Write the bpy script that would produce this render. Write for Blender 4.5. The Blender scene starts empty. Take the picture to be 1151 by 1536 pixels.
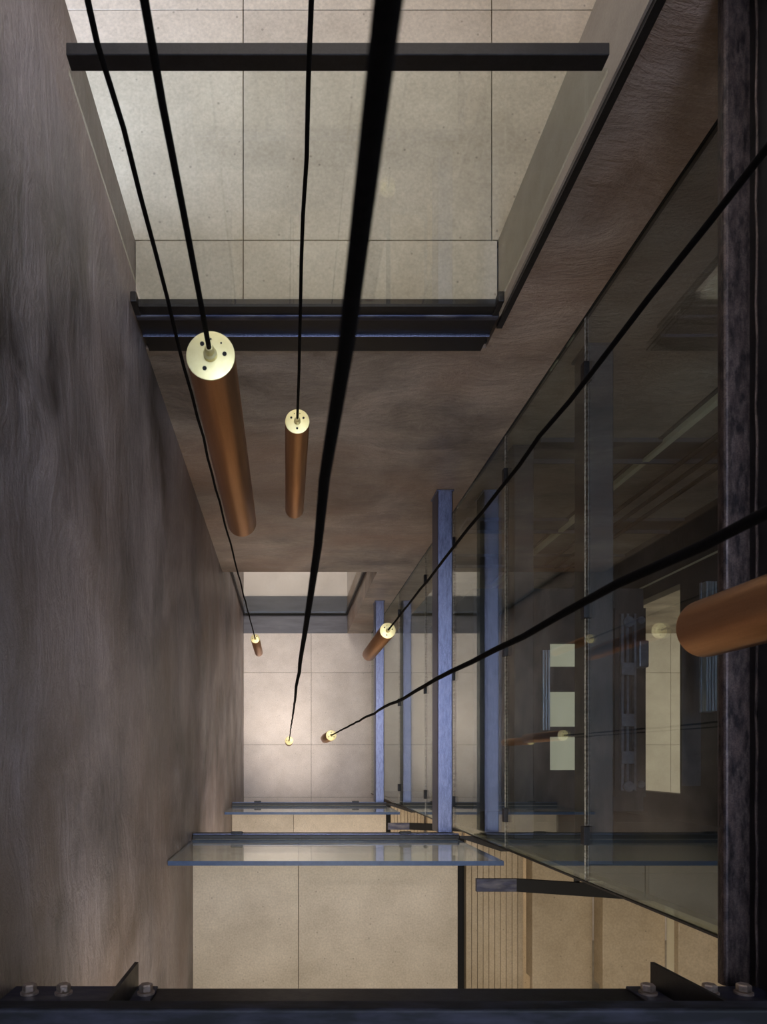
import bpy, bmesh, math, random
from mathutils import Vector, Matrix
random.seed(7)
SC = bpy.context.scene
COL = SC.collection

# ------------------------------------------------------------------ camera, sky, lights, exposure
EYE = 11.26                       # height of the eye above the ground floor
W, H, F = 1151.0, 1536.0, 1024.0  # picture size and focal length, pixels
cam_d = bpy.data.cameras.new('camera')
cam = bpy.data.objects.new('camera', cam_d)
COL.objects.link(cam)
cam.location = (0, 0, EYE)
cam.rotation_euler = (0, 0, 0)    # straight down
cam_d.sensor_fit = 'VERTICAL'
cam_d.sensor_height = 36.0
cam_d.sensor_width = 36.0 * W / H
cam_d.lens = 36.0 * F / H
cam_d.shift_x = (W / 2 - 430.0) / H
cam_d.shift_y = (1138.0 - H / 2) / H
cam_d.clip_start = 0.01
cam_d.clip_end = 100
cam_d.dof.use_dof = True
cam_d.dof.focus_distance = 5.0
cam_d.dof.aperture_fstop = 13.0
SC.camera = cam

world = bpy.data.worlds.new('sky')
SC.world = world
world.use_nodes = True
bg = world.node_tree.nodes['Background']
bg.inputs[0].default_value = (0.62, 0.72, 1.0, 1)
bg.inputs[1].default_value = 10.0

def area(name, loc, sx, sy, power, color, rot=(0, 0, 0), spread=math.pi):
    l = bpy.data.lights.new(name, 'AREA')
    l.shape = 'RECTANGLE'; l.size = sx; l.size_y = sy
    l.energy = power; l.color = color; l.spread = spread
    o = bpy.data.objects.new(name, l); COL.objects.link(o)
    o.location = loc; o.rotation_euler = rot
    return o

WARM = (1.0, 0.80, 0.56)
NEUT = (1.0, 0.90, 0.80)
area('ceiling_light_top_landing', (0.2, 3.9, 10.55), 2.0, 1.2, 23, (1.0, 0.87, 0.71))
area('added_fill_top_opening', (0.15, 2.27, 10.74), 1.5, 0.12, 8, (1.0, 0.96, 0.90))  # added fill that brightens the threshold row, no known lamp
area('ceiling_light_landing', (0.3, -1.7, 9.45), 1.6, 0.8, 46, (1.0, 0.92, 0.80))
area('ceiling_light_stair', (2.4, -1.7, 9.45), 1.2, 0.8, 14, (1.0, 0.87, 0.68))
area('ceiling_light_lower_landing', (0.3, -1.7, 5.75), 1.6, 0.8, 66, NEUT)
area('ceiling_light_lower_stair', (2.4, -1.7, 5.75), 1.2, 0.8, 25, WARM)
area('ceiling_light_ground', (0.4, -1.7, 2.1), 1.8, 0.8, 100, (1.0, 0.90, 0.84))
area('ceiling_light_entrance', (0.15, 4.2, 3.2), 1.4, 1.6, 100, (1.0, 0.92, 0.86))
area('added_fill_hall', (6.3, 0.6, 3.4), 1.5, 2.5, 70, (1.0, 0.92, 0.74))  # added low fill, placed only to light the floor beyond the lift

SC.view_settings.view_transform = 'Standard'
SC.view_settings.look = 'None'
SC.view_settings.exposure = 0.0
SC.view_settings.gamma = 1.0
SC.view_settings.use_curve_mapping = False
SC.cycles.max_bounces = 12
SC.cycles.transparent_max_bounces = 24
SC.cycles.glossy_bounces = 6
SC.cycles.sample_clamp_indirect = 4.0
SC.cycles.caustics_reflective = False
SC.cycles.caustics_refractive = False
SC.cycles.use_denoising = True

# ------------------------------------------------------------------ materials
def lin(c):
    return tuple(((v / 255 / 12.92) if v / 255 <= 0.04045 else ((v / 255 + 0.055) / 1.055) ** 2.4) for v in c) + (1,)

def base_mat(name):
    m = bpy.data.materials.new(name); m.use_nodes = True
    return m, m.node_tree, m.node_tree.nodes['Principled BSDF']

def surf(name, c1, c2, scale=(3, 3, 3), rough=0.6, metal=0.0, bump=0.0, detail=6, contrast=(0.3, 0.7),
         fine=0.0, fine_scale=120, spec=0.5, rough2=None, distort=0.0, c3=None, scale3=(1, 1, 1), bump_dist=0.01):
    m, nt, p = base_mat(name)
    N, L = nt.nodes, nt.links
    tc = N.new('ShaderNodeTexCoord')
    mp = N.new('ShaderNodeMapping'); mp.inputs['Scale'].default_value = scale
    geo = N.new('ShaderNodeNewGeometry')
    L.new(geo.outputs['Position'], mp.inputs['Vector'])
    n = N.new('ShaderNodeTexNoise'); n.inputs['Scale'].default_value = 1.0
    n.inputs['Detail'].default_value = detail; n.inputs['Roughness'].default_value = 0.62
    n.inputs['Distortion'].default_value = distort
    L.new(mp.outputs['Vector'], n.inputs['Vector'])
    r = N.new('ShaderNodeValToRGB')
    r.color_ramp.elements[0].position = contrast[0]; r.color_ramp.elements[0].color = lin(c1)
    r.color_ramp.elements[1].position = contrast[1]; r.color_ramp.elements[1].color = lin(c2)
    L.new(n.outputs['Fac'], r.inputs['Fac'])
    col = r.outputs['Color']
    if c3:
        mp3 = N.new('ShaderNodeMapping'); mp3.inputs['Scale'].default_value = scale3
        L.new(geo.outputs['Position'], mp3.inputs['Vector'])
        n3 = N.new('ShaderNodeTexNoise'); n3.inputs['Scale'].default_value = 1.0; n3.inputs['Detail'].default_value = 5
        L.new(mp3.outputs['Vector'], n3.inputs['Vector'])
        r3 = N.new('ShaderNodeValToRGB')
        r3.color_ramp.elements[0].position = 0.45; r3.color_ramp.elements[0].color = (0, 0, 0, 1)
        r3.color_ramp.elements[1].position = 0.72; r3.color_ramp.elements[1].color = (1, 1, 1, 1)
        L.new(n3.outputs['Fac'], r3.inputs['Fac'])
        mx = N.new('ShaderNodeMixRGB'); mx.inputs['Color2'].default_value = lin(c3)
        L.new(r3.outputs['Color'], mx.inputs['Fac']); L.new(col, mx.inputs['Color1'])
        col = mx.outputs['Color']
    if fine:
        nf = N.new('ShaderNodeTexNoise'); nf.inputs['Scale'].default_value = fine_scale; nf.inputs['Detail'].default_value = 3
        L.new(geo.outputs['Position'], nf.inputs['Vector'])
        rf = N.new('ShaderNodeMapRange')
        rf.inputs['From Min'].default_value = 0.3; rf.inputs['From Max'].default_value = 0.7
        rf.inputs['To Min'].default_value = 1.0 - fine; rf.inputs['To Max'].default_value = 1.0 + fine
        L.new(nf.outputs['Fac'], rf.inputs['Value'])
        mm = N.new('ShaderNodeMixRGB'); mm.blend_type = 'MULTIPLY'; mm.inputs['Fac'].default_value = 1.0
        L.new(col, mm.inputs['Color1']); L.new(rf.outputs['Result'], mm.inputs['Color2'])
        col = mm.outputs['Color']
    L.new(col, p.inputs['Base Color'])
    p.inputs['Metallic'].default_value = metal
    p.inputs['Specular IOR Level'].default_value = spec
    p.inputs['Roughness'].default_value = rough
    if rough2 is not None:
        rr = N.new('ShaderNodeMapRange')
        rr.inputs['From Min'].default_value = 0.3; rr.inputs['From Max'].default_value = 0.7
        rr.inputs['To Min'].default_value = rough; rr.inputs['To Max'].default_value = rough2
        L.new(n.outputs['Fac'], rr.inputs['Value']); L.new(rr.outputs['Result'], p.inputs['Roughness'])
    if bump:
        b = N.new('ShaderNodeBump'); b.inputs['Strength'].default_value = bump; b.inputs['Distance'].default_value = bump_dist
        L.new(n.outputs['Fac'], b.inputs['Height']); L.new(b.outputs['Normal'], p.inputs['Normal'])
    return m

def stone_mat(name, c1, c2, rough=0.55):
    """honed limestone: cloudy tone, small pits and fossil flecks"""
    m, nt, p = base_mat(name)
    N, L = nt.nodes, nt.links
    geo = N.new('ShaderNodeNewGeometry')
    oi = N.new('ShaderNodeObjectInfo')
    n = N.new('ShaderNodeTexNoise'); n.inputs['Scale'].default_value = 2.6; n.inputs['Detail'].default_value = 9
    n.inputs['Roughness'].default_value = 0.68
    L.new(geo.outputs['Position'], n.inputs['Vector'])
    r = N.new('ShaderNodeValToRGB')
    r.color_ramp.elements[0].position = 0.3; r.color_ramp.elements[0].color = lin(c1)
    r.color_ramp.elements[1].position = 0.7; r.color_ramp.elements[1].color = lin(c2)
    L.new(n.outputs['Fac'], r.inputs['Fac'])
    nf = N.new('ShaderNodeTexNoise'); nf.inputs['Scale'].default_value = 75; nf.inputs['Detail'].default_value = 5
    L.new(geo.outputs['Position'], nf.inputs['Vector'])
    rf = N.new('ShaderNodeMapRange'); rf.inputs['From Min'].default_value = 0.3; rf.inputs['From Max'].default_value = 0.7
    rf.inputs['To Min'].default_value = 0.88; rf.inputs['To Max'].default_value = 1.12
    L.new(nf.outputs['Fac'], rf.inputs['Value'])
    v = N.new('ShaderNodeTexVoronoi'); v.inputs['Scale'].default_value = 13
    L.new(geo.outputs['Position'], v.inputs['Vector'])
    rv = N.new('ShaderNodeMapRange'); rv.inputs['From Min'].default_value = 0.05; rv.inputs['From Max'].default_value = 0.09
    rv.inputs['To Min'].default_value = 0.35; rv.inputs['To Max'].default_value = 1.0
    L.new(v.outputs['Distance'], rv.inputs['Value'])
    m1 = N.new('ShaderNodeMixRGB'); m1.blend_type = 'MULTIPLY'; m1.inputs['Fac'].default_value = 1
    L.new(r.outputs['Color'], m1.inputs['Color1']); L.new(rf.outputs['Result'], m1.inputs['Color2'])
    m2 = N.new('ShaderNodeMixRGB'); m2.blend_type = 'MULTIPLY'; m2.inputs['Fac'].default_value = 0.6
    L.new(m1.outputs['Color'], m2.inputs['Color1']); L.new(rv.outputs['Result'], m2.inputs['Color2'])
    ro = N.new('ShaderNodeMapRange'); ro.inputs['To Min'].default_value = 0.95; ro.inputs['To Max'].default_value = 1.04
    L.new(oi.outputs['Random'], ro.inputs['Value'])
    m3 = N.new('ShaderNodeMixRGB'); m3.blend_type = 'MULTIPLY'; m3.inputs['Fac'].default_value = 1
    L.new(m2.outputs['Color'], m3.inputs['Color1']); L.new(ro.outputs['Result'], m3.inputs['Color2'])
    L.new(m3.outputs['Color'], p.inputs['Base Color'])
    p.inputs['Roughness'].default_value = rough
    b = N.new('ShaderNodeBump'); b.inputs['Strength'].default_value = 0.15; b.inputs['Distance'].default_value = 0.003
    L.new(nf.outputs['Fac'], b.inputs['Height']); L.new(b.outputs['Normal'], p.inputs['Normal'])
    return m

def glass_mat(name, tint, ior=1.5):
    """thin pane: clear with Fresnel reflection on both faces"""
    m = bpy.data.materials.new(name); m.use_nodes = True
    nt = m.node_tree; N, L = nt.nodes, nt.links
    N.clear()
    out = N.new('ShaderNodeOutputMaterial')
    geo = N.new('ShaderNodeNewGeometry')
    mr = N.new('ShaderNodeMapRange'); mr.inputs['To Min'].default_value = ior; mr.inputs['To Max'].default_value = 1 / ior
    L.new(geo.outputs['Backfacing'], mr.inputs['Value'])
    fr = N.new('ShaderNodeFresnel'); L.new(mr.outputs['Result'], fr.inputs['IOR'])
    tr = N.new('ShaderNodeBsdfTransparent'); tr.inputs['Color'].default_value = tint + (1,)
    gl = N.new('ShaderNodeBsdfGlossy'); gl.inputs['Roughness'].default_value = 0.0
    gl.inputs['Color'].default_value = (0.98, 1.0, 0.985, 1)
    mx = N.new('ShaderNodeMixShader')
    L.new(fr.outputs['Fac'], mx.inputs[0]); L.new(tr.outputs[0], mx.inputs[1]); L.new(gl.outputs[0], mx.inputs[2])
    L.new(mx.outputs[0], out.inputs['Surface'])
    return m

M = {}
def plaster_mat(name, dark, light, warm, along, bump=1.0):
    """hand troweled plaster: broad clouds, streaks along one direction, fine curved trowel marks, worn glints"""
    m, nt, p = base_mat(name)
    N, L = nt.nodes, nt.links
    geo = N.new('ShaderNodeNewGeometry')
    def noise(scale, sc, detail, rough=0.6, dist=0.0, vec=None):
        mp = N.new('ShaderNodeMapping'); mp.inputs['Scale'].default_value = scale
        L.new(vec or geo.outputs['Position'], mp.inputs['Vector'])
        n = N.new('ShaderNodeTexNoise'); n.inputs['Scale'].default_value = sc; n.inputs['Detail'].default_value = detail
        n.inputs['Roughness'].default_value = rough; n.inputs['Distortion'].default_value = dist
        L.new(mp.outputs['Vector'], n.inputs['Vector'])
        return n.outputs['Fac']
    def mrange(v, a, b, c, d):
        r = N.new('ShaderNodeMapRange'); L.new(v, r.inputs['Value'])
        for k, x in zip(('From Min', 'From Max', 'To Min', 'To Max'), (a, b, c, d)): r.inputs[k].default_value = x
        return r.outputs['Result']
    def math_(op, a, b):
        x = N.new('ShaderNodeMath'); x.operation = op
        for k, v in ((0, a), (1, b)):
            if isinstance(v, (int, float)): x.inputs[k].default_value = v
            else: L.new(v, x.inputs[k])
        return x.outputs[0]
    st = {'x': (0.28, 1, 1), 'y': (1, 0.22, 1)}[along]
    # bend the space a little so that trowel strokes curve
    wob = N.new('ShaderNodeTexNoise'); wob.inputs['Scale'].default_value = 1.7; wob.inputs['Detail'].default_value = 2
    L.new(geo.outputs['Position'], wob.inputs['Vector'])
    vm = N.new('ShaderNodeVectorMath'); vm.operation = 'MULTIPLY_ADD'
    L.new(wob.outputs['Color'], vm.inputs[0]); vm.inputs[1].default_value = (0.35, 0.35, 0.35)
    L.new(geo.outputs['Position'], vm.inputs[2])
    bent = vm.outputs['Vector']
    clouds = noise((1, 1, 1), 1.3, 5, 0.55, 0.6)
    streak = noise(st, 5.0, 7, 0.62, 0.4, bent)
    fine = noise(tuple(v * (1 if v < 1 else 1) for v in st), 42, 5, 0.7, 0.0, bent)
    grain = noise((1, 1, 1), 110, 3, 0.7)
    mixv = math_('ADD', math_('MULTIPLY', clouds, 0.46), math_('ADD', math_('MULTIPLY', streak, 0.36), math_('MULTIPLY', fine, 0.18)))
    r = N.new('ShaderNodeValToRGB')
    r.color_ramp.elements[0].position = 0.38; r.color_ramp.elements[0].color = lin(dark)
    r.color_ramp.elements[1].position = 0.63; r.color_ramp.elements[1].color = lin(light)
    L.new(mixv, r.inputs['Fac'])
    wm = N.new('ShaderNodeMixRGB'); wm.inputs['Color2'].default_value = lin(warm)
    L.new(mrange(noise((1, 1, 1), 0.8, 3, 0.5), 0.45, 0.75, 0.0, 0.75), wm.inputs['Fac']); L.new(r.outputs['Color'], wm.inputs['Color1'])
    gm = N.new('ShaderNodeMixRGB'); gm.blend_type = 'MULTIPLY'; gm.inputs['Fac'].default_value = 1
    L.new(wm.outputs['Color'], gm.inputs['Color1']); L.new(mrange(grain, 0.3, 0.7, 0.88, 1.12), gm.inputs['Color2'])
    # thin pale scratches where the trowel lifted
    scr = noise(tuple(v * (0.7 if v < 1 else 1) for v in st), 9, 9, 0.75, 1.2, bent)
    thin = math_('SUBTRACT', 1.0, mrange(math_('ABSOLUTE', math_('SUBTRACT', scr, 0.5), 0.0), 0.0, 0.010, 0.0, 1.0))
    thin = math_('MULTIPLY', thin, mrange(clouds, 0.46, 0.66, 0.0, 0.6))
    sm = N.new('ShaderNodeMixRGB'); sm.inputs['Color2'].default_value = lin(tuple(min(255, v + 40) for v in light))
    L.new(thin, sm.inputs['Fac']); L.new(gm.outputs['Color'], sm.inputs['Color1'])
    L.new(sm.outputs['Color'], p.inputs['Base Color'])
    L.new(mrange(streak, 0.3, 0.7, 0.34, 0.6), p.inputs['Roughness'])
    h = math_('ADD', math_('MULTIPLY', streak, 1.0), math_('ADD', math_('MULTIPLY', fine, 0.32), math_('MULTIPLY', grain, 0.08)))
    b = N.new('ShaderNodeBump'); b.inputs['Strength'].default_value = bump; b.inputs['Distance'].default_value = 0.022
    L.new(h, b.inputs['Height']); L.new(b.outputs['Normal'], p.inputs['Normal'])
    return m
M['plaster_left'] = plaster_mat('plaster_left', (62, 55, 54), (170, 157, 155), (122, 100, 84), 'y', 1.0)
M['plaster_back'] = plaster_mat('plaster_back', (104, 92, 82), (196, 181, 167), (164, 130, 106), 'x', 1.0)
M['plaster_jamb'] = surf('plaster_jamb', (150, 140, 126), (176, 166, 152), (3, 3, 3), rough=0.7, fine=0.06, bump=0.1)
M['stone_ground'] = stone_mat('stone_ground', (200, 189, 181), (222, 212, 205))
M['stone_landing'] = stone_mat('stone_landing', (178, 165, 145), (206, 193, 173))
M['stone_stair'] = stone_mat('stone_stair', (164, 146, 118), (188, 170, 142))
M['joint'] = surf('joint', (70, 60, 50), (84, 74, 62), rough=0.9)
M['slab'] = surf('slab', (120, 112, 104), (140, 132, 122), rough=0.9)
M['ceiling_white'] = surf('ceiling_white', (200, 196, 190), (212, 208, 200), rough=0.9)
M['steel'] = surf('steel', (94, 99, 122), (130, 136, 164), (60, 14, 60), rough=0.32, rough2=0.5, metal=0.9, bump=0.35,
                  detail=5, fine=0.25, fine_scale=220, bump_dist=0.003)
M['steel_black'] = surf('steel_black', (20, 19, 20), (38, 35, 36), (20, 20, 20), rough=0.38, rough2=0.5, metal=0.4, bump=0.1, fine=0.2)
M['steel_girder'] = surf('steel_girder', (40, 42, 58), (62, 64, 86), (10, 40, 40), rough=0.38, rough2=0.6, metal=0.6, bump=0.3,
                         detail=8, contrast=(0.42, 0.72), c3=(92, 90, 96), scale3=(7, 30, 24), bump_dist=0.002)
M['steel_scuffed'] = surf('steel_scuffed', (12, 12, 14), (22, 22, 27), (10, 40, 40), rough=0.55, rough2=0.7, metal=0.0, spec=0.3, bump=0.3,
                         detail=8, contrast=(0.42, 0.72), c3=(48, 48, 58), scale3=(9, 34, 26), bump_dist=0.002)
M['steel_brown'] = surf('steel_brown', (34, 28, 28), (84, 70, 64), (50, 14, 50), rough=0.36, rough2=0.6, metal=0.6, bump=0.5, contrast=(0.4, 0.64), c3=(88, 76, 70), scale3=(90, 30, 90),
                        detail=8, fine=0.3, fine_scale=260, bump_dist=0.003)
M['threshold'] = surf('threshold', (74, 72, 78), (104, 102, 110), (1.5, 12, 1), rough=0.4)
M['dark_paint'] = surf('dark_paint', (34, 33, 34), (44, 42, 42), rough=0.6)
M['lift_dark'] = surf('lift_dark', (30, 30, 33), (42, 41, 44), rough=0.55)
M['lift_grey'] = surf('lift_grey', (42, 44, 48), (56, 58, 64), (4, 4, 4), rough=0.55, metal=0.2)
M['aluminium'] = surf('aluminium', (150, 158, 170), (200, 206, 214), (90, 3, 90), rough=0.3, metal=0.85)
M['zinc'] = surf('zinc', (104, 108, 120), (140, 144, 158), (20, 20, 20), rough=0.4, metal=0.5)
M['pale_paint'] = surf('pale_paint', (228, 220, 190), (240, 232, 204), rough=0.5)
M['brass_cap'] = surf('brass_cap', (234, 218, 152), (242, 228, 168), (50, 50, 50), rough=0.45, metal=0.6, spec=0.5)
M['bronze'] = surf('bronze', (188, 134, 90), (206, 152, 106), (60, 60, 3), rough=0.28, metal=0.8, bump=0.05, fine=0.05, fine_scale=400)
M['cord'] = surf('cord', (12, 10, 9), (24, 20, 18), (300, 300, 300), rough=0.9, spec=0.1, bump=0.6, bump_dist=0.001)
M['hole'] = surf('hole', (8, 7, 6), (14, 12, 10), rough=0.9)
M['bolt'] = surf('bolt', (140, 124, 112), (178, 160, 146), (80, 80, 80), rough=0.42, metal=0.55, fine=0.15)
M['glass'] = glass_mat('glass', (0.94, 0.965, 0.945), 1.52)
M['glass_lift'] = glass_mat('glass_lift', (0.84, 0.88, 0.85), 1.75)
M['glass_door'] = glass_mat('glass_door', (0.86, 0.87, 0.86), 1.62)
M['glass_edge'] = surf('glass_edge', (40, 58, 88), (56, 76, 108), (30, 30, 30), rough=0.3, spec=0.5)
M['seal'] = surf('seal', (120, 118, 110), (196, 192, 180), (40, 70, 40), rough=0.5, contrast=(0.4, 0.6))

# emissive lens of the pendants
m_, nt_, p_ = base_mat('lamp_lens')
p_.inputs['Base Color'].default_value = (1, 0.95, 0.85, 1)
p_.inputs['Emission Color'].default_value = (1, 0.86, 0.68, 1)
p_.inputs['Emission Strength'].default_value = 12
M['lamp_lens'] = m_

m_, nt_, p_ = base_mat('glow_panel')          # added glow standing in for pale patches behind the lift glass
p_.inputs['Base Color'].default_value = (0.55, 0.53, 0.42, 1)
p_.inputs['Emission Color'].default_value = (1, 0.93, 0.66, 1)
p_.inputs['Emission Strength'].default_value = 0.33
M['glow_panel'] = m_

# ------------------------------------------------------------------ mesh helpers
def me_from(name, bm, mats):
    bmesh.ops.recalc_face_normals(bm, faces=bm.faces[:])
    me = bpy.data.meshes.new(name); bm.to_mesh(me); bm.free()
    for m in (mats if isinstance(mats, (list, tuple)) else [mats]):
        me.materials.append(m)
    return me

def link(name, me, parent=None):
    o = bpy.data.objects.new(name, me); COL.objects.link(o)
    if parent is not None: o.parent = parent
    return o

def obj(name, bm, mats, parent=None):
    return link(name, me_from(name, bm, mats), parent)

def box(bm, x0, x1, y0, y1, z0, z1, mi=0):
    vs = [bm.verts.new((x, y, z)) for x in (x0, x1) for y in (y0, y1) for z in (z0, z1)]
    fs = []
    for q in ((0, 1, 3, 2), (4, 6, 7, 5), (0, 4, 5, 1), (2, 3, 7, 6), (0, 2, 6, 4), (1, 5, 7, 3)):
        f = bm.faces.new([vs[i] for i in q]); f.material_index = mi; fs.append(f)
    return fs

def bx(*a):
    bm = bmesh.new(); box(bm, *a); return bm

def bevel_box(x0, x1, y0, y1, z0, z1, r=0.006, seg=2, axis=None):
    """box with rounded edges; axis = only the edges running along that axis"""
    bm = bx(x0, x1, y0, y1, z0, z1)
    es = bm.edges[:]
    if axis is not None:
        es = [e for e in es if abs((e.verts[1].co - e.verts[0].co)[axis]) > 1e-6]
    bmesh.ops.bevel(bm, geom=es, offset=r, segments=seg, affect='EDGES', profile=0.5)
    return bm

def extrude_profile(pts, axis, a0, a1):
    """closed profile extruded along axis ('x': pts=(y,z); 'y': pts=(x,z); 'z': pts=(x,y))"""
    bm = bmesh.new()
    def P(p, a):
        return {'x': (a, p[0], p[1]), 'y': (p[0], a, p[1]), 'z': (p[0], p[1], a)}[axis]
    A = [bm.verts.new(P(p, a0)) for p in pts]; B = [bm.verts.new(P(p, a1)) for p in pts]
    n = len(pts)
    bm.faces.new(A); bm.faces.new(B[::-1])
    for i in range(n):
        bm.faces.new([A[i], A[(i + 1) % n], B[(i + 1) % n], B[i]])
    return bm

def lathe(prof, cx=0, cy=0, seg=32, bm=None):
    """prof = list of (r, z), capped where r = 0"""
    bm = bm or bmesh.new()
    rings = []
    for r, z in prof:
        if r < 1e-6:
            rings.append([bm.verts.new((cx, cy, z))])
        else:
            rings.append([bm.verts.new((cx + r * math.cos(2 * math.pi * k / seg), cy + r * math.sin(2 * math.pi * k / seg), z)) for k in range(seg)])
    for a, b in zip(rings, rings[1:]):
        for k in range(seg):
            k2 = (k + 1) % seg
            if len(a) == 1: bm.faces.new([a[0], b[k], b[k2]])
            elif len(b) == 1: bm.faces.new([a[k], a[k2], b[0]])
            else: bm.faces.new([a[k], a[k2], b[k2], b[k]])
    return bm

def tube(pts, r, seg=8, bm=None):
    bm = bm or bmesh.new()
    rings = []
    n = len(pts)
    for i, p in enumerate(pts):
        p = Vector(p)
        t = (Vector(pts[min(i + 1, n - 1)]) - Vector(pts[max(i - 1, 0)])).normalized()
        u = t.orthogonal().normalized() if abs(t.z) < 0.9 else Vector((0, 1, 0)).cross(t).normalized()
        v = t.cross(u)
        rings.append([bm.verts.new(p + r * (math.cos(2 * math.pi * k / seg) * u + math.sin(2 * math.pi * k / seg) * v)) for k in range(seg)])
    for a, b in zip(rings, rings[1:]):
        for k in range(seg):
            bm.faces.new([a[k], a[(k + 1) % seg], b[(k + 1) % seg], b[k]])
    bm.faces.new(rings[0]); bm.faces.new(rings[-1][::-1])
    return bm

def smooth(o, angle=40):
    for f in o.data.polygons: f.use_smooth = True
    o.data.set_sharp_from_angle(angle=math.radians(angle))
    return o

def empty(name, loc=(0, 0, 0), label=None, cat=None, group=None, kind=None):
    o = bpy.data.objects.new(name, None); COL.objects.link(o)
    o.location = loc
    return tag(o, label, cat, group, kind)

def tag(o, label=None, cat=None, group=None, kind=None):
    if label: o['label'] = label
    if cat: o['category'] = cat
    if group: o['group'] = group
    if kind: o['kind'] = kind
    return o

def part(name, bm, mats, root, label=None):
    """a part modelled in world coordinates and parented to root (only translated)"""
    me = me_from(name, bm, mats)
    me.transform(Matrix.Translation(-root.matrix_world_loc if hasattr(root, 'matrix_world_loc') else -wloc(root)))
    o = link(name, me, root)
    if label: o['label'] = label
    return o

def wloc(o):
    v = Vector((0, 0, 0))
    while o is not None:
        v += Vector(o.location); o = o.parent
    return v

def D(d):            # depth below the eye -> height
    return EYE - d

# main levels and planes
XW, YB, YB2 = -0.71, 2.07, 2.43        # left wall face, back wall face, back wall rear face
XG, YG = 1.40, -0.575                  # lift glass: side plane, front plane
XF = 3.42                              # far side of the lift shaft
Z3, Z2, Z1, Z0 = 0.0, D(8.87), D(5.155), D(3.20)
ZR = 14.5                              # roof

# ------------------------------------------------------------------ the setting: walls
def structure(name, bm, mats, label=None):
    o = obj(name, bm, mats); o['kind'] = 'structure'
    if label: o['label'] = label
    return o

bm = bx(-1.0, XW, -3.0, YB2, -0.2, ZR)
box(bm, -1.0, XW, YB2, 6.2, -0.2, Z0 - 0.51)
structure('wall_left', bm, M['plaster_left'], 'tall troweled grey brown plaster wall on the left of the shaft')

bm = bmesh.new()
XJ = 1.005
box(bm, XJ, 8.2, YB, YB2, -0.2, ZR)                       # right of the openings
box(bm, XW, XJ, YB, YB2, D(7.57), Z0 - 0.24)              # between the two openings
box(bm, XW, XJ, YB, YB2, 10.75, ZR)                       # lintel over the top landing
structure('wall_back', bm, M['plaster_back'], 'dark troweled plaster wall under the top landing')
structure('wall_entrance', bx(1.005, 1.2, YB2, 6.2, -0.2, Z0 - 0.51), M['plaster_back'])
structure('wall_front', bx(-1.0, 8.2, -3.2, -3.0, -0.2, ZR), M['plaster_jamb'])
structure('wall_right', bx(8.2, 8.4, -3.0, YB2, -0.2, ZR), M['plaster_jamb'])
structure('trim_1', bx(XJ - 0.003, XJ + 0.024, YB - 0.016, YB + 0.004, Z0 - 0.06, 10.75), M['steel_black'],
          'black trim along the corner of the landing opening')
# light coloured lining of the right reveal of the top opening
structure('trim_2', bx(XJ - 0.012, XJ - 0.0005, YB + 0.004, YB2 + 0.002, Z0, 10.75), M['plaster_jamb'],
          'pale plastered reveal beside the top landing')
# enclosing shell of the top landing room and of the ground floor entrance
bm = bmesh.new()
box(bm, -3.2, -3.0, YB2, 6.2, -0.2, ZR); box(bm, 3.4, 3.6, YB2, 6.2, -0.2, ZR)
structure('wall_side', bm, M['plaster_jamb'])
structure('wall_rear', bx(-3.2, 3.6, 6.2, 6.4, -0.2, ZR), M['plaster_jamb'])
bm = bmesh.new()                                            # roof with the skylight opening over shaft and lift
box(bm, -3.2, 8.4, -3.2, -0.62, ZR, ZR + 0.2)
box(bm, -3.2, 8.4, YB, 6.4, ZR, ZR + 0.2)
box(bm, -3.2, XW, -0.62, YB, ZR, ZR + 0.2)
box(bm, XF, 8.4, -0.62, YB, ZR, ZR + 0.2)
structure('ceiling', bm, M['ceiling_white'])
structure('ceiling.001', bx(-3.0, 3.4, YB2, 6.2, 10.75, 10.9), M['ceiling_white'])

# ------------------------------------------------------------------ floors with single tiles
def tiled_floor(name, xs, ys, z, th, mat, label, slab=0.22, gap=0.0045):
    base = structure(name, bx(xs[0], xs[-1], ys[0], ys[-1], z - slab, z - th), M['joint'], label)
    for i in range(len(xs) - 1):
        for j in range(len(ys) - 1):
            x0, x1, y0, y1 = xs[i] + gap / 2, xs[i + 1] - gap / 2, ys[j] + gap / 2, ys[j + 1] - gap / 2
            b = bevel_box(x0, x1, y0, y1, z - th - 0.001, z, 0.0012, 1)
            link('tile', me_from('tile', b, mat), base)
    return base

tiled_floor('floor', [XW, 0.407, 1.594, 2.78, 3.967, 5.154, 6.34, 7.53, 8.2],
            [-3.0, -1.82, -0.638, 0.231, 1.419, YB], Z3, 0.012, M['stone_ground'], 'pale stone tile floor at the bottom of the shaft', slab=0.2)
tiled_floor('floor.001', [XW, 0.09, 1.295], [-3.0, -1.75, -0.60], Z2, 0.012, M['stone_landing'], 'beige stone floor of the lower landing')
tiled_floor('floor.002', [XW, 0.09, 1.295], [-3.0, -1.83, -0.60], Z1, 0.012, M['stone_landing'], 'beige stone floor of the landing nearest the eye')
tiled_floor('floor.003', [-3.0, -1.37, -0.203, 0.9625, 2.13, 3.4], [YB2, 3.51, 4.6, 5.7, 6.2], Z0, 0.012, M['stone_landing'], 'beige stone tile floor of the top landing')
tiled_floor('floor.004', [XW, -0.203, 0.99], [YB + 0.012, YB2], Z0, 0.012, M['stone_landing'], 'beige stone threshold behind the glass of the top landing')
tiled_floor('floor.005', [XW, 0.407, 1.004], [2.68, 3.79, 4.98, 6.2], Z3, 0.012, M['stone_ground'], 'pale stone floor behind the glass door', slab=0.2)
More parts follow.
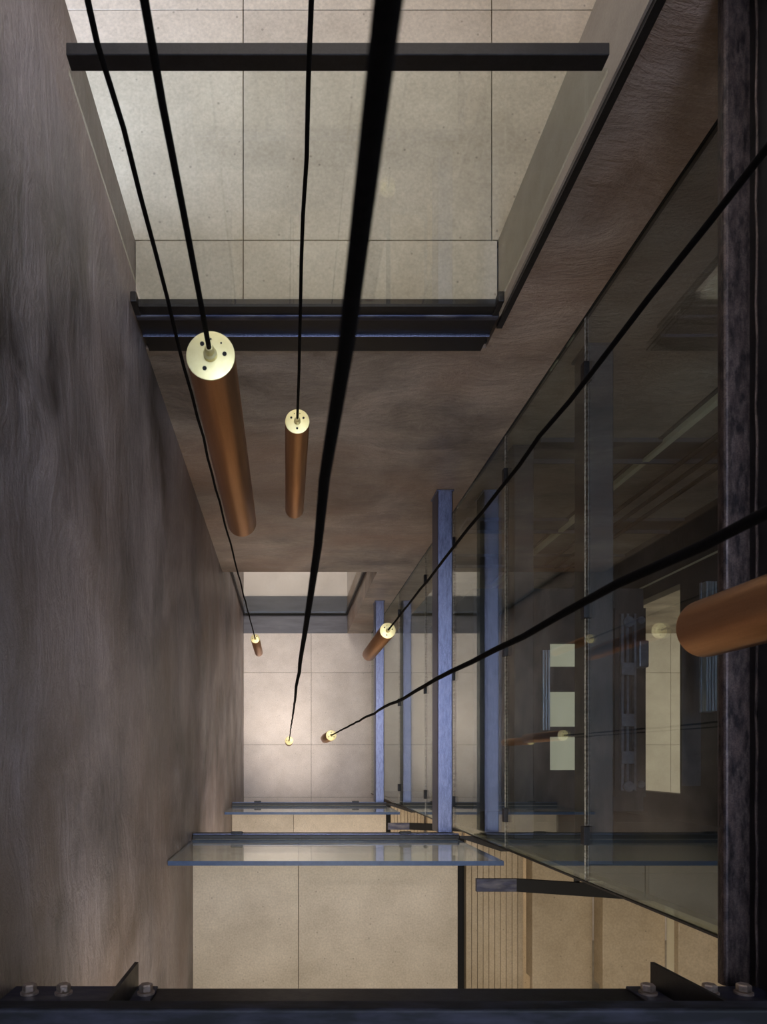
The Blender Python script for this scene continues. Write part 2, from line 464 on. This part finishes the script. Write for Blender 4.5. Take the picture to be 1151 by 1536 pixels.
# slab of the storey above the eye's landing and the concrete under the landings
structure('floor.006', bx(XW, 1.295, -3.0, -0.72, D(1.70), D(1.44)), M['slab'])
for z in (Z1, Z2):
    structure('ceiling.002', bx(XW, 1.295, -3.0, -0.60, z - 0.32, z - 0.222), M['dark_paint'])
structure('ceiling.003', bx(XW, XJ, YB + 0.02, YB2, Z0 - 0.239, Z0 - 0.222), M['dark_paint'])
structure('ceiling.004', bx(-3.0, 3.4, YB2 + 0.001, 6.2, Z0 - 0.5, Z0 - 0.222), M['ceiling_white'])
structure('floor.007', bx(XW, XJ, YB, YB2 - 0.03, -0.2, 0.004), M['threshold'], 'dark blue grey threshold strip before the glass door')

structure('floor.008', bx(XW, 1.0, YB2 + 0.001, 2.679, -0.2, 0.002), M['dark_paint'], 'dark strip behind the glass door')

# ------------------------------------------------------------------ ground floor glass door in the opening
root = empty('door_1', (0.15, YB2 - 0.05, 0.0), 'reflective dark glass door in the opening at the foot of the back wall', kind='structure')
part('door_frame', bx(XW + 0.002, XJ - 0.002, YB2 - 0.07, YB2 - 0.03, 0.0045, 0.04), M['hole'], root)
part('door_frame', bx(XW + 0.002, XJ - 0.002, YB2 - 0.07, YB2 - 0.03, 3.62, 3.68), M['steel_black'], root)
part('door_frame', bx(XJ - 0.035, XJ - 0.002, YB2 - 0.07, YB2 - 0.03, 0.05, 3.62), M['steel_black'], root)
part('door_frame', bx(XW + 0.002, XW + 0.03, YB2 - 0.07, YB2 - 0.03, 0.05, 3.62), M['steel_black'], root)
part('pane', bx(XW + 0.03, XJ - 0.035, YB2 - 0.056, YB2 - 0.044, 0.05, 3.62), M['glass_door'], root)

# ------------------------------------------------------------------ edge girder, glass and rail of the top landing
root = empty('edge_girder', (0.14, YB - 0.01, Z0 - 0.3), 'black steel edge girder with bright lips under the top landing', 'girder')
gx0, gx1 = XW + 0.012, 0.985
part('upper_web', bx(gx0, gx1, YB - 0.012, YB, D(3.307), D(3.185)), M['steel_black'], root)
part('top_lip', bevel_box(gx0, gx1, YB - 0.028, YB + 0.004, D(3.185), D(3.155), 0.008, 3), M['steel_girder'], root)
part('lower_lip', bevel_box(gx0, gx1, YB - 0.024, YB - 0.0, D(3.315), D(3.307), 0.002, 2), M['steel'], root)
part('lower_web', bx(gx0 + 0.004, gx1 - 0.004, YB - 0.010, YB, D(3.45), D(3.319)), M['steel_black'], root)

root = empty('glass_balustrade', (0.14, YB, Z0), 'frameless glass balustrade with square black handrail at the top landing', 'balustrade')
part('pane', bx(-0.655, 0.965, YB - 0.012, YB + 0.004, D(3.155), D(2.05)), [M['glass']], root)
part('base_channel', bx(-0.69, 0.978, YB - 0.018, YB + 0.016, D(3.155), D(3.098)), M['steel_black'], root)
part('end_clamp', bevel_box(0.948, 0.975, YB - 0.026, YB + 0.02, D(3.15), D(3.05), 0.004, 2), M['steel_black'], root)
part('end_clamp', bevel_box(-0.70, -0.672, YB - 0.026, YB + 0.02, D(3.15), D(3.05), 0.004, 2), M['steel_black'], root)
part('handrail', bevel_box(-0.645, 0.945, YB - 0.012, YB + 0.024, D(2.045), D(1.995), 0.002, 1), M['steel_black'], root)

# ------------------------------------------------------------------ landing balustrades on the near side
def landing_balustrade(z, label, dz=1.10):
    root = empty('glass_balustrade', (0.29, -0.61, z), label, 'balustrade')
    bm = bmesh.new()
    box(bm, XW + 0.004, 1.292, -0.636, -0.608, z + 0.004, z + dz)
    for f in bm.faces:
        f.normal_update()
        if abs(f.normal.y) < 0.5: f.material_index = 1
    part('pane', bm, [M['glass'], M['glass_edge']], root)
    part('base_channel', bevel_box(XW + 0.003, 1.30, -0.603, -0.572, z - 0.16, z + 0.03, 0.004, 2), M['steel_black'], root)
    part('channel_lip', bevel_box(XW + 0.003, 1.30, -0.571, -0.564, z - 0.02, z + 0.02, 0.002, 1), M['steel'], root)
    for x in (-0.42, 0.85):      # small clips at the foot of the pane
        part('clip', bevel_box(x, x + 0.09, -0.567, -0.548, z + 0.0, z + 0.03, 0.004, 1), M['steel_black'], root)
    return root
for z, w in ((Z1, 'nearer'), (Z2, 'lower')):
    o = obj('corner_plate', extrude_profile([(1.305, -0.598), (1.62, -0.70), (1.68, -0.70), (1.40, -0.582), (1.305, -0.582)], 'z', z + 0.002, z + 0.012), M['steel_black'])
    tag(o, 'pointed dark steel plate between %s balustrade and lift corner' % w, 'plate')
landing_balustrade(Z1, 'larger glass balustrade with blue lit top edge across the nearer landing')
landing_balustrade(Z2, 'smaller glass balustrade with blue edge across the lower landing')

# ------------------------------------------------------------------ steel beams along the shaft
def rhs_beam(d, label):
    root = empty('steel_beam', (1.22, 0.75, D(d)), label, 'beam', None)
    part('beam_body', bevel_box(1.164, 1.28, -0.566, YB - 0.012, D(d + 0.21), D(d), 0.010, 3, axis=1), M['steel'], root)
    part('end_plate', bevel_box(1.155, 1.289, YB - 0.012, YB - 0.001, D(d + 0.22), D(d - 0.005), 0.003, 1), M['steel'], root)
    return root
rhs_beam(5.25, 'wide blue black steel beam beside the lift glass, nearer of the two')
rhs_beam(8.93, 'narrow blue black steel beam near the floor behind the hanging bronze tube')

# near beam on the right
root = empty('steel_beam', (1.22, 0.7, D(1.8)), 'large rusty black steel beam at the right edge, bolted to the front girder', 'beam')
part('bottom_flange', bevel_box(1.155, 1.375, -0.60, YB - 0.002, D(1.835), D(1.80), 0.010, 3, axis=1), M['steel_brown'], root)
part('web', bx(1.222, 1.24, -0.60, YB - 0.002, D(1.80), D(1.48)), M['steel_black'], root)
part('weld_bead', tube([(1.2195, -0.60 + 0.089 * i, D(1.77) + 0.003 * math.sin(i * 2.1)) for i in range(31)], 0.004, 6), M['steel_brown'], root)
part('top_flange', bevel_box(1.195, 1.30, -0.60, YB - 0.002, D(1.48), D(1.44), 0.008, 2, axis=1), M['steel_black'], root)

# ------------------------------------------------------------------ front girder
root = empty('front_girder', (0.3, -0.65, D(1.78)), 'black steel girder with bolted flange across the front of the shaft', 'girder')
part('bottom_flange', bevel_box(XW + 0.003, 1.385, -0.80, -0.6205, D(1.80), D(1.785), 0.004, 1), M['steel_black'], root)
part('web', bx(XW + 0.003, 1.385, -0.62, -0.601, D(1.785), D(1.45)), M['steel_black'], root)
part('top_flange', bevel_box(XW + 0.003, 1.385, -0.80, -0.512, D(1.45), D(1.395), 0.007, 3), M['steel_scuffed'], root, 'scuffed bluish top edge')
for x0, x1 in ((XW + 0.003, -0.335), (0.885, 1.385)):
    part('splice_plate', bevel_box(x0, x1, -0.601, -0.593, D(1.782), D(1.47), 0.002, 1), M['steel_girder'], root)
for x in (-0.391, 0.954):
    # gusset fin standing on the flange
    pts = [(-0.593, D(1.78)), (-0.53, D(1.78)), (-0.524, D(1.452)), (-0.593, D(1.452))]
    part('stiffener', extrude_profile(pts, 'x', x - 0.005, x + 0.005), M['steel_black'], root)
def bolt(x, y, d):
    """hex bolt driven into the web, its axis along y"""
    turn = Matrix.Translation((x, y, D(d))) @ Matrix.Rotation(-math.pi / 2, 4, 'X') @ Matrix.Rotation(0.35, 4, 'Z')
    h = lathe([(0, 0.006), (0.015, 0.006), (0.0175, 0.009), (0.0175, 0.022), (0.015, 0.025), (0, 0.025)], 0, 0, 6)
    h.transform(turn); b = part('bolt', h, M['bolt'], root)
    w = lathe([(0, 0), (0.022, 0), (0.022, 0.0055), (0, 0.0055)], 0, 0, 24)
    w.transform(turn); part('washer', w, M['bolt'], b)
for px in (46, 97, 220, 970, 1062, 1113):
    bolt((px - 430) * 1.73 / F, -0.5928, 1.722)

# ------------------------------------------------------------------ lift glass enclosure
root = empty('lift_glass_enclosure', (XG, YG, 0), 'tall frameless glass enclosure of the lift, in panes joined by small clamps', 'glass wall')
front = empty('lift_front_wall', (2.3, YG, 0), 'dark panelled front of the lift shaft behind glass, beside the stairs', 'wall panel')
JD = [11.25, 8.50, 6.89, 5.73, 4.37, 3.20, 1.9, 0.6, -0.7, -2.0, -3.2]
for a, b in zip(JD, JD[1:]):
    z0, z1 = D(a) + 0.006, D(b) - 0.006
    for q, rt in (((XG, XG + 0.012, YG + 0.003, YB - 0.003), root), ((XG + 0.016, XF - 0.05, YG, YG + 0.012), front)):
        bm = bmesh.new(); box(bm, *q, z0, z1)
        for f in bm.faces:
            f.normal_update()
            if abs(f.normal.z) > 0.5: f.material_index = 1
        part('glass_pane', bm, [M['glass_lift'], M['seal']], rt)
for a, b in zip(JD, JD[1:]):
    part('front_panel', bx(XG + 0.03, XF - 0.05, YG + 0.02, YG + 0.04, D(a) + 0.004, D(b) - 0.004), M['lift_dark'], front, 'dark panel behind the front glass')
for d in JD[1:-1]:
    part('joint_seal', bx(XG + 0.002, XG + 0.010, YG + 0.003, YB - 0.003, D(d) - 0.006, D(d) + 0.006), M['seal'], root)
    part('joint_seal', bx(XG + 0.016, XF - 0.05, YG + 0.002, YG + 0.010, D(d) - 0.006, D(d) + 0.006), M['steel_black'], front)
    for y in (1.81, 0.70, -0.36):
        part('patch_clamp', bevel_box(XG - 0.014, XG + 0.026, y - 0.045, y + 0.045, D(d) - 0.02, D(d) + 0.02, 0.004, 2), M['steel_black'], root)
part('corner_post', bx(XG - 0.006, XG + 0.012, YG - 0.006, YG + 0.0025, 0.0, D(-3.2)), M['steel_black'], root)
part('wall_channel', bx(XG - 0.006, XG + 0.02, YB - 0.0028, YB - 0.0002, 0.0, D(-3.2)), M['steel_black'], root)

# ------------------------------------------------------------------ lift shaft behind the glass
for d, h, lab in ((3.40, 0.16, 'upper grey steel cross beam behind the lift glass'), (4.50, 0.2, 'lower grey steel cross beam behind the lift glass')):
    root = empty('lift_shaft_beam', (1.56, 0.75, D(d)), lab, 'beam')
    part('beam_body', bevel_box(1.50, 1.632, YG + 0.05, YB - 0.012, D(d + h), D(d), 0.008, 2, axis=1), M['lift_grey'], root)
    part('end_plate', bx(1.49, 1.642, YB - 0.012, YB - 0.001, D(d + h + .01), D(d - 0.005)), M['lift_grey'], root)
for d0, d1, x0, x1, lab in ((4.40, 4.66, 1.64, XF, 'upper horizontal steel channel fixed to the back wall in the lift shaft'),
                            (5.86, 6.10, 1.55, XF, 'middle horizontal steel channel fixed to the back wall in the lift shaft'),
                            (6.9, 7.2, 1.55, XF, 'lowest horizontal steel channel fixed to the back wall in the lift shaft')):
    root = empty('wall_channel', (x0, YB - 0.03, D(d1)), lab, 'channel')
    part('channel_web', bx(x0, x1, YB - 0.03, YB - 0.001, D(d1), D(d0)), M['lift_grey'], root)
    part('channel_lip', bx(x0, x1, YB - 0.06, YB - 0.03, D(d1), D(d1) + 0.012), M['lift_grey'], root)
root = empty('guide_rail', (2.44, YB - 0.02, 0), 'pale painted vertical guide rail on the back wall of the lift shaft', 'rail')
part('rail_blade', bx(2.426, 2.468, YB - 0.05, YB - 0.012, 3.2, ZR - 0.5), M['pale_paint'], root)
part('rail_backing', bx(2.40, 2.49, YB - 0.012, YB - 0.001, 3.2, ZR - 0.5), M['dark_paint'], root)
root = empty('guide_rail', (XF - 0.01, 1.64, 0), 'thin pale vertical strip on the far side of the lift shaft', 'rail')
part('rail_blade', bx(XF - 0.02, XF - 0.006, 1.63, 1.642, 4.2, ZR - 0.5), M['pale_paint'], root)
part('rail_backing', bx(XF - 0.006, XF - 0.001, 1.60, 1.68, 4.2, ZR - 0.5), M['dark_paint'], root)
for i, x in enumerate((2.64, 2.74, 2.84)):
    o = obj('lift_cable', tube([(x, YB - 0.09 - 0.03 * i, z) for z in (4.3, 8.0, ZR - 0.4)], 0.016, 8), M['cord'])
    tag(o, '%s dark hoist cable counted from the pale rail in the lift shaft' % ('first', 'second', 'third')[i], 'cable', 'hoist cables of the lift')

# far side of the lift shaft: dark panels with a slot above the car roof
bm = bmesh.new()
box(bm, XF, XF + 0.12, YG, YB - 0.001, D(5.93), ZR - 0.01)
box(bm, XF, XF + 0.12, YG, -0.31, 0.0, D(5.93))
box(bm, XF, XF + 0.12, 1.52, YB - 0.001, 0.0, D(5.93))
structure('wall_shaft', bm, M['lift_dark'], 'dark panelled far side of the lift shaft')
root = empty('lift_car', (2.6, 0.5, D(8.7)), 'dark lift car with glazed roof and door gear on top', 'lift')
zt = D(6.50)
cx0, cx1, cy0, cy1 = 1.78, 3.40, -0.50, 1.62
px0, px1, py0, py1 = 2.51, 2.94, -0.11, 1.10
part('roof_frame', bx(cx0, cx1, cy0, py0, zt - 0.1, zt), M['lift_dark'], root)
part('roof_frame', bx(cx0, cx1, py1, cy1, zt - 0.1, zt), M['lift_dark'], root)
part('roof_frame', bx(cx0, px0, py0, py1, zt - 0.1, zt), M['lift_dark'], root)
part('roof_frame', bx(px1, cx1, py0, py1, zt - 0.1, zt), M['lift_dark'], root)
part('roof_bar', bx(px0, px1, 0.21, 0.305, zt - 0.09, zt), M['lift_dark'], root)
part('roof_bar', bx(px0, px1, 0.64, 0.876, zt - 0.09, zt), M['lift_dark'], root)
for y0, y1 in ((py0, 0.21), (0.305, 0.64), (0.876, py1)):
    part('glow_roof_panel', bx(px0 + 0.001, px1 - 0.001, y0 + 0.001, y1 - 0.001, zt - 0.06, zt - 0.05), M['glow_panel'], root, 'pale roof panel with added glow')
for i in range(3):
    part('roof_track', bx(2.43 + 0.026 * i, 2.446 + 0.026 * i, 0.27, 1.03, zt, zt + 0.03), M['aluminium'], root)
part('car_wall', bx(cx0, cx0 + 0.04, cy0, cy1, D(8.75), zt - 0.1), M['lift_dark'], root)
part('car_wall', bx(cx1 - 0.04, cx1, cy0, cy1, D(8.75), zt - 0.1), M['lift_dark'], root)
part('car_wall', bx(cx0 + 0.04, cx1 - 0.04, cy1 - 0.04, cy1, D(8.75), zt - 0.1), M['lift_dark'], root)
part('car_wall', bx(cx0 + 0.04, cx1 - 0.04, cy0, cy0 + 0.04, D(8.75), zt - 0.1), M['lift_dark'], root)
part('car_floor', bx(cx0, cx1, cy0, cy1, D(8.8), D(8.75)), M['lift_dark'], root)
og = part('door_operator', bx(3.10, 3.39, -0.36, 1.42, zt, zt + 0.06), M['lift_dark'], root)
for x in (3.14, 3.19, 3.26):
    part('operator_rail', bx(x, x + 0.022, -0.30, 1.36, zt + 0.06, zt + 0.10), M['zinc'], og)
for y in (-0.26, 1.28):
    part('pulley', lathe([(0, zt + 0.10), (0.05, zt + 0.10), (0.045, zt + 0.115), (0.05, zt + 0.13), (0, zt + 0.13)], 3.2, y, 20), M['zinc'], og)
    part('pulley', lathe([(0, zt + 0.06), (0.035, zt + 0.06), (0.035, zt + 0.10), (0, zt + 0.10)], 3.33, y + 0.02, 16), M['zinc'], og)
for y in (0.78, 0.30, -0.05):
    part('hanger_block', bevel_box(3.13, 3.25, y, y + 0.12, zt + 0.10, zt + 0.125, 0.004, 1), M['zinc'], og)
part('motor', bevel_box(3.28, 3.37, 0.85, 1.10, zt + 0.06, zt + 0.16, 0.01, 2), M['zinc'], og)

# far landing door sill of the lift, at the nearer landing level
root = empty('lift_door_sill', (3.2, 0.6, Z1), 'ribbed aluminium door sill of the lift seen past the near beam', 'sill')
for i in range(4):
    part('sill_track', bx(3.17 + 0.022 * i, 3.186 + 0.022 * i, 0.36, 1.34, Z1 - 0.06, Z1 + 0.0), M['aluminium'], root)
part('sill_base', bx(3.165, 3.26, 0.355, 1.345, Z1 - 0.08, Z1 - 0.06), M['zinc'], root)
part('sill_panel', bx(3.18, 3.33, -0.22, 0.90, Z1 - 0.36, Z1 - 0.33), M['lift_grey'], root)

# ------------------------------------------------------------------ stairs and handrails by the lift
def stair(z, label, hlabel):
    root = empty('staircase', (1.36, -1.7, z), label, 'stairs')
    x = 1.355
    n = 10; w = (1.79 - x) / n
    for i in range(n):           # grooved first tread: ten narrow strips
        part('tread_strip', bx(x + i * w + 0.002, x + (i + 1) * w - 0.002, -2.95, -0.60, z - 0.05, z), M['stone_stair'], root)
    part('tread_backing', bx(x, 1.79, -2.95, -0.60, z - 0.09, z - 0.0505), M['joint'], root)
    rise, run = 0.172, 0.435
    for k in range(1, 5):
        zt_ = z + rise * k; x0 = 1.795 + run * (k - 1) 
        part('tread', bevel_box(x0, x0 + run + 0.004, -2.95, -0.60, zt_ - 0.055, zt_, 0.003, 1), M['stone_stair'], root)
        part('riser', bx(x0 + 0.015, x0 + 0.03, -1.62, -0.60, zt_ - rise + 0.0, zt_ - 0.056), M['pale_paint'] if k == 3 else M['stone_stair'], root)  # third riser made pale to stand in for light through the gap
    part('gap_shade_strip', bx(1.297, 1.353, -2.95, -0.60, z - 0.12, z - 0.05), M['hole'], root)  # near-black strip put in for the shade of the open gap
    h = empty('stair_handrail', (1.2, -0.79, z), hlabel, 'handrail')
    zr = z + 0.90
    s = rise / run
    yr0, yr1 = -0.83, -0.75
    pts = [(1.186, zr), (1.435, zr), (3.3, zr + s * 1.865), (3.3, zr + s * 1.865 - 0.03), (1.44, zr - 0.03), (1.186, zr - 0.03)]
    part('rail', extrude_profile(pts[:2] + [(1.44, zr - 0.03), (1.186, zr - 0.03)], 'y', yr0, yr1), M['steel_girder'], h)
    part('sloping_rail', extrude_profile([(1.4351, zr), pts[2], pts[3], (1.4401, zr - 0.03)], 'y', yr0, yr1), M['hole'], h)  # same steel as the flat end, its missing sky reflection painted as black
    for xx in (1.75, 2.9):
        zz = zr + (xx - 1.435) * s
        part('bracket', bx(xx, xx + 0.03, -0.749, YG - 0.004, zz - 0.03, zz - 0.012), M['steel_black'], h)
stair(Z1, 'beige stone stairs with open risers and grooved first tread, nearer flight', 'flat black handrail with bluish end over the nearer stairs')
stair(Z2, 'beige stone stairs with grooved first tread on the lower landing', 'short black handrail over the lower stairs')

# ------------------------------------------------------------------ pendant lamps
R_T, L_T = 0.047, 0.92
tube_me = cap_me = None
def pendant(x, y, d, label, cord_r=0.005, ang=0.0, wob=0.004, cord_top=0.25):
    global tube_me, cap_me
    root = empty('pendant_lamp', (x, y, D(d)), label, 'lamp', 'bronze tube pendants')
    if tube_me is None:
        tube_me = me_from('tube_body', lathe([(R_T - 0.004, -L_T + 0.012), (R_T - 0.002, -L_T), (R_T, -L_T + 0.002), (R_T, -0.006), (R_T - 0.001, -0.004)], 0, 0, 48), M['bronze'])
        cap_me = me_from('top_cap', lathe([(R_T - 0.001, -0.005), (R_T - 0.0005, -0.001), (R_T - 0.003, 0.0), (0, 0.0)], 0, 0, 48), M['brass_cap'])
        pendant.lens = me_from('lamp_lens', lathe([(0, -L_T + 0.015), (R_T - 0.005, -L_T + 0.015), (R_T - 0.005, -L_T + 0.02), (0, -L_T + 0.02)], 0, 0, 32), M['lamp_lens'])
        pendant.grip = me_from('cord_grip', lathe([(0.013, 0.0), (0.013, 0.008), (0.009, 0.012), (0.009, 0.022), (0.0065, 0.026), (0, 0.026)], 0, 0, 16), M['brass_cap'])
        pendant.hole = me_from('screw_hole', lathe([(0.0042, 0.0002), (0.0042, 0.0012), (0, 0.0012)], 0, 0, 12), M['hole'])
        pendant.pin = me_from('pin_hole', lathe([(0.0018, 0.0002), (0.0018, 0.001), (0, 0.001)], 0, 0, 8), M['hole'])
        for me in (tube_me, cap_me, pendant.grip):
            for f in me.polygons: f.use_smooth = True
            me.set_sharp_from_angle(angle=math.radians(35))
    link('tube_body', tube_me, root)
    c = link('top_cap', cap_me, root); c['label'] = 'pale brass disc with screw holes'
    link('lamp_lens', pendant.lens, root)
    link('cord_grip', pendant.grip, root)
    for k in range(3):
        a = ang + k * 2.094
        h = link('screw_hole', pendant.hole, c); h.location = (0.027 * math.cos(a), 0.027 * math.sin(a), 0)
    for k in (0, 1):
        a = ang + 0.75 + k * 0.7
        h = link('pin_hole', pendant.pin, c); h.location = (0.031 * math.cos(a), 0.031 * math.sin(a), 0)
    # slightly kinked hanging cord
    top = ZR + 0.1 - D(d)
    n = max(8, int(top / 0.16)); rnd = random.Random(int(d * 100))
    pts = []
    for i in range(n + 1):
        t = i / n
        e = min(1, 6 * t) * min(1, 6 * (1 - t)) if i else 0
        pts.append((wob * e * rnd.uniform(-1, 1), wob * e * rnd.uniform(-1, 1), 0.02 + t * top))
    cd = link('cord', me_from('cord', tube(pts, cord_r, 10), M['cord']), root)
    for f in cd.data.polygons: f.use_smooth = True
    l = bpy.data.lights.new('pendant_bulb', 'SPOT')
    l.energy = 110; l.color = (1.0, 0.89, 0.80); l.spot_size = math.radians(44); l.spot_blend = 1.0; l.shadow_soft_size = 0.035
    lo = bpy.data.objects.new('pendant_bulb', l); COL.objects.link(lo)
    lo.location = (x, y, D(d) - L_T - 0.005)
    return root
pendant(-0.145, 0.768, 1.30, 'largest bronze tube pendant, hanging before the black edge girder', 0.0048, 0.1, 0.002)
pendant(0.041, 1.285, 2.60, 'copper coloured tube pendant hanging before the dark back wall', 0.0048, 0.5)
pendant(0.029, 0.205, 7.75, 'lowest tube pendant, only its disc showing, on the thickest cord', 0.0042, 0.9, 0.0016)
pendant(-0.323, 1.236, 7.03, 'small tube pendant close to the left wall near the floor', 0.0055, 1.0, 0.004)
pendant(0.598, 0.756, 4.03, 'tube pendant hanging before the narrow steel beam', 0.0052, 0.3)
pendant(0.39, 0.203, 5.95, 'short looking tube pendant over the floor, right of the lowest one', 0.0055, 1.6)
pendant(0.685, 0.213, 0.20, 'blurred near bronze tube pendant crossing the right hand beam', 0.005, 0.4)
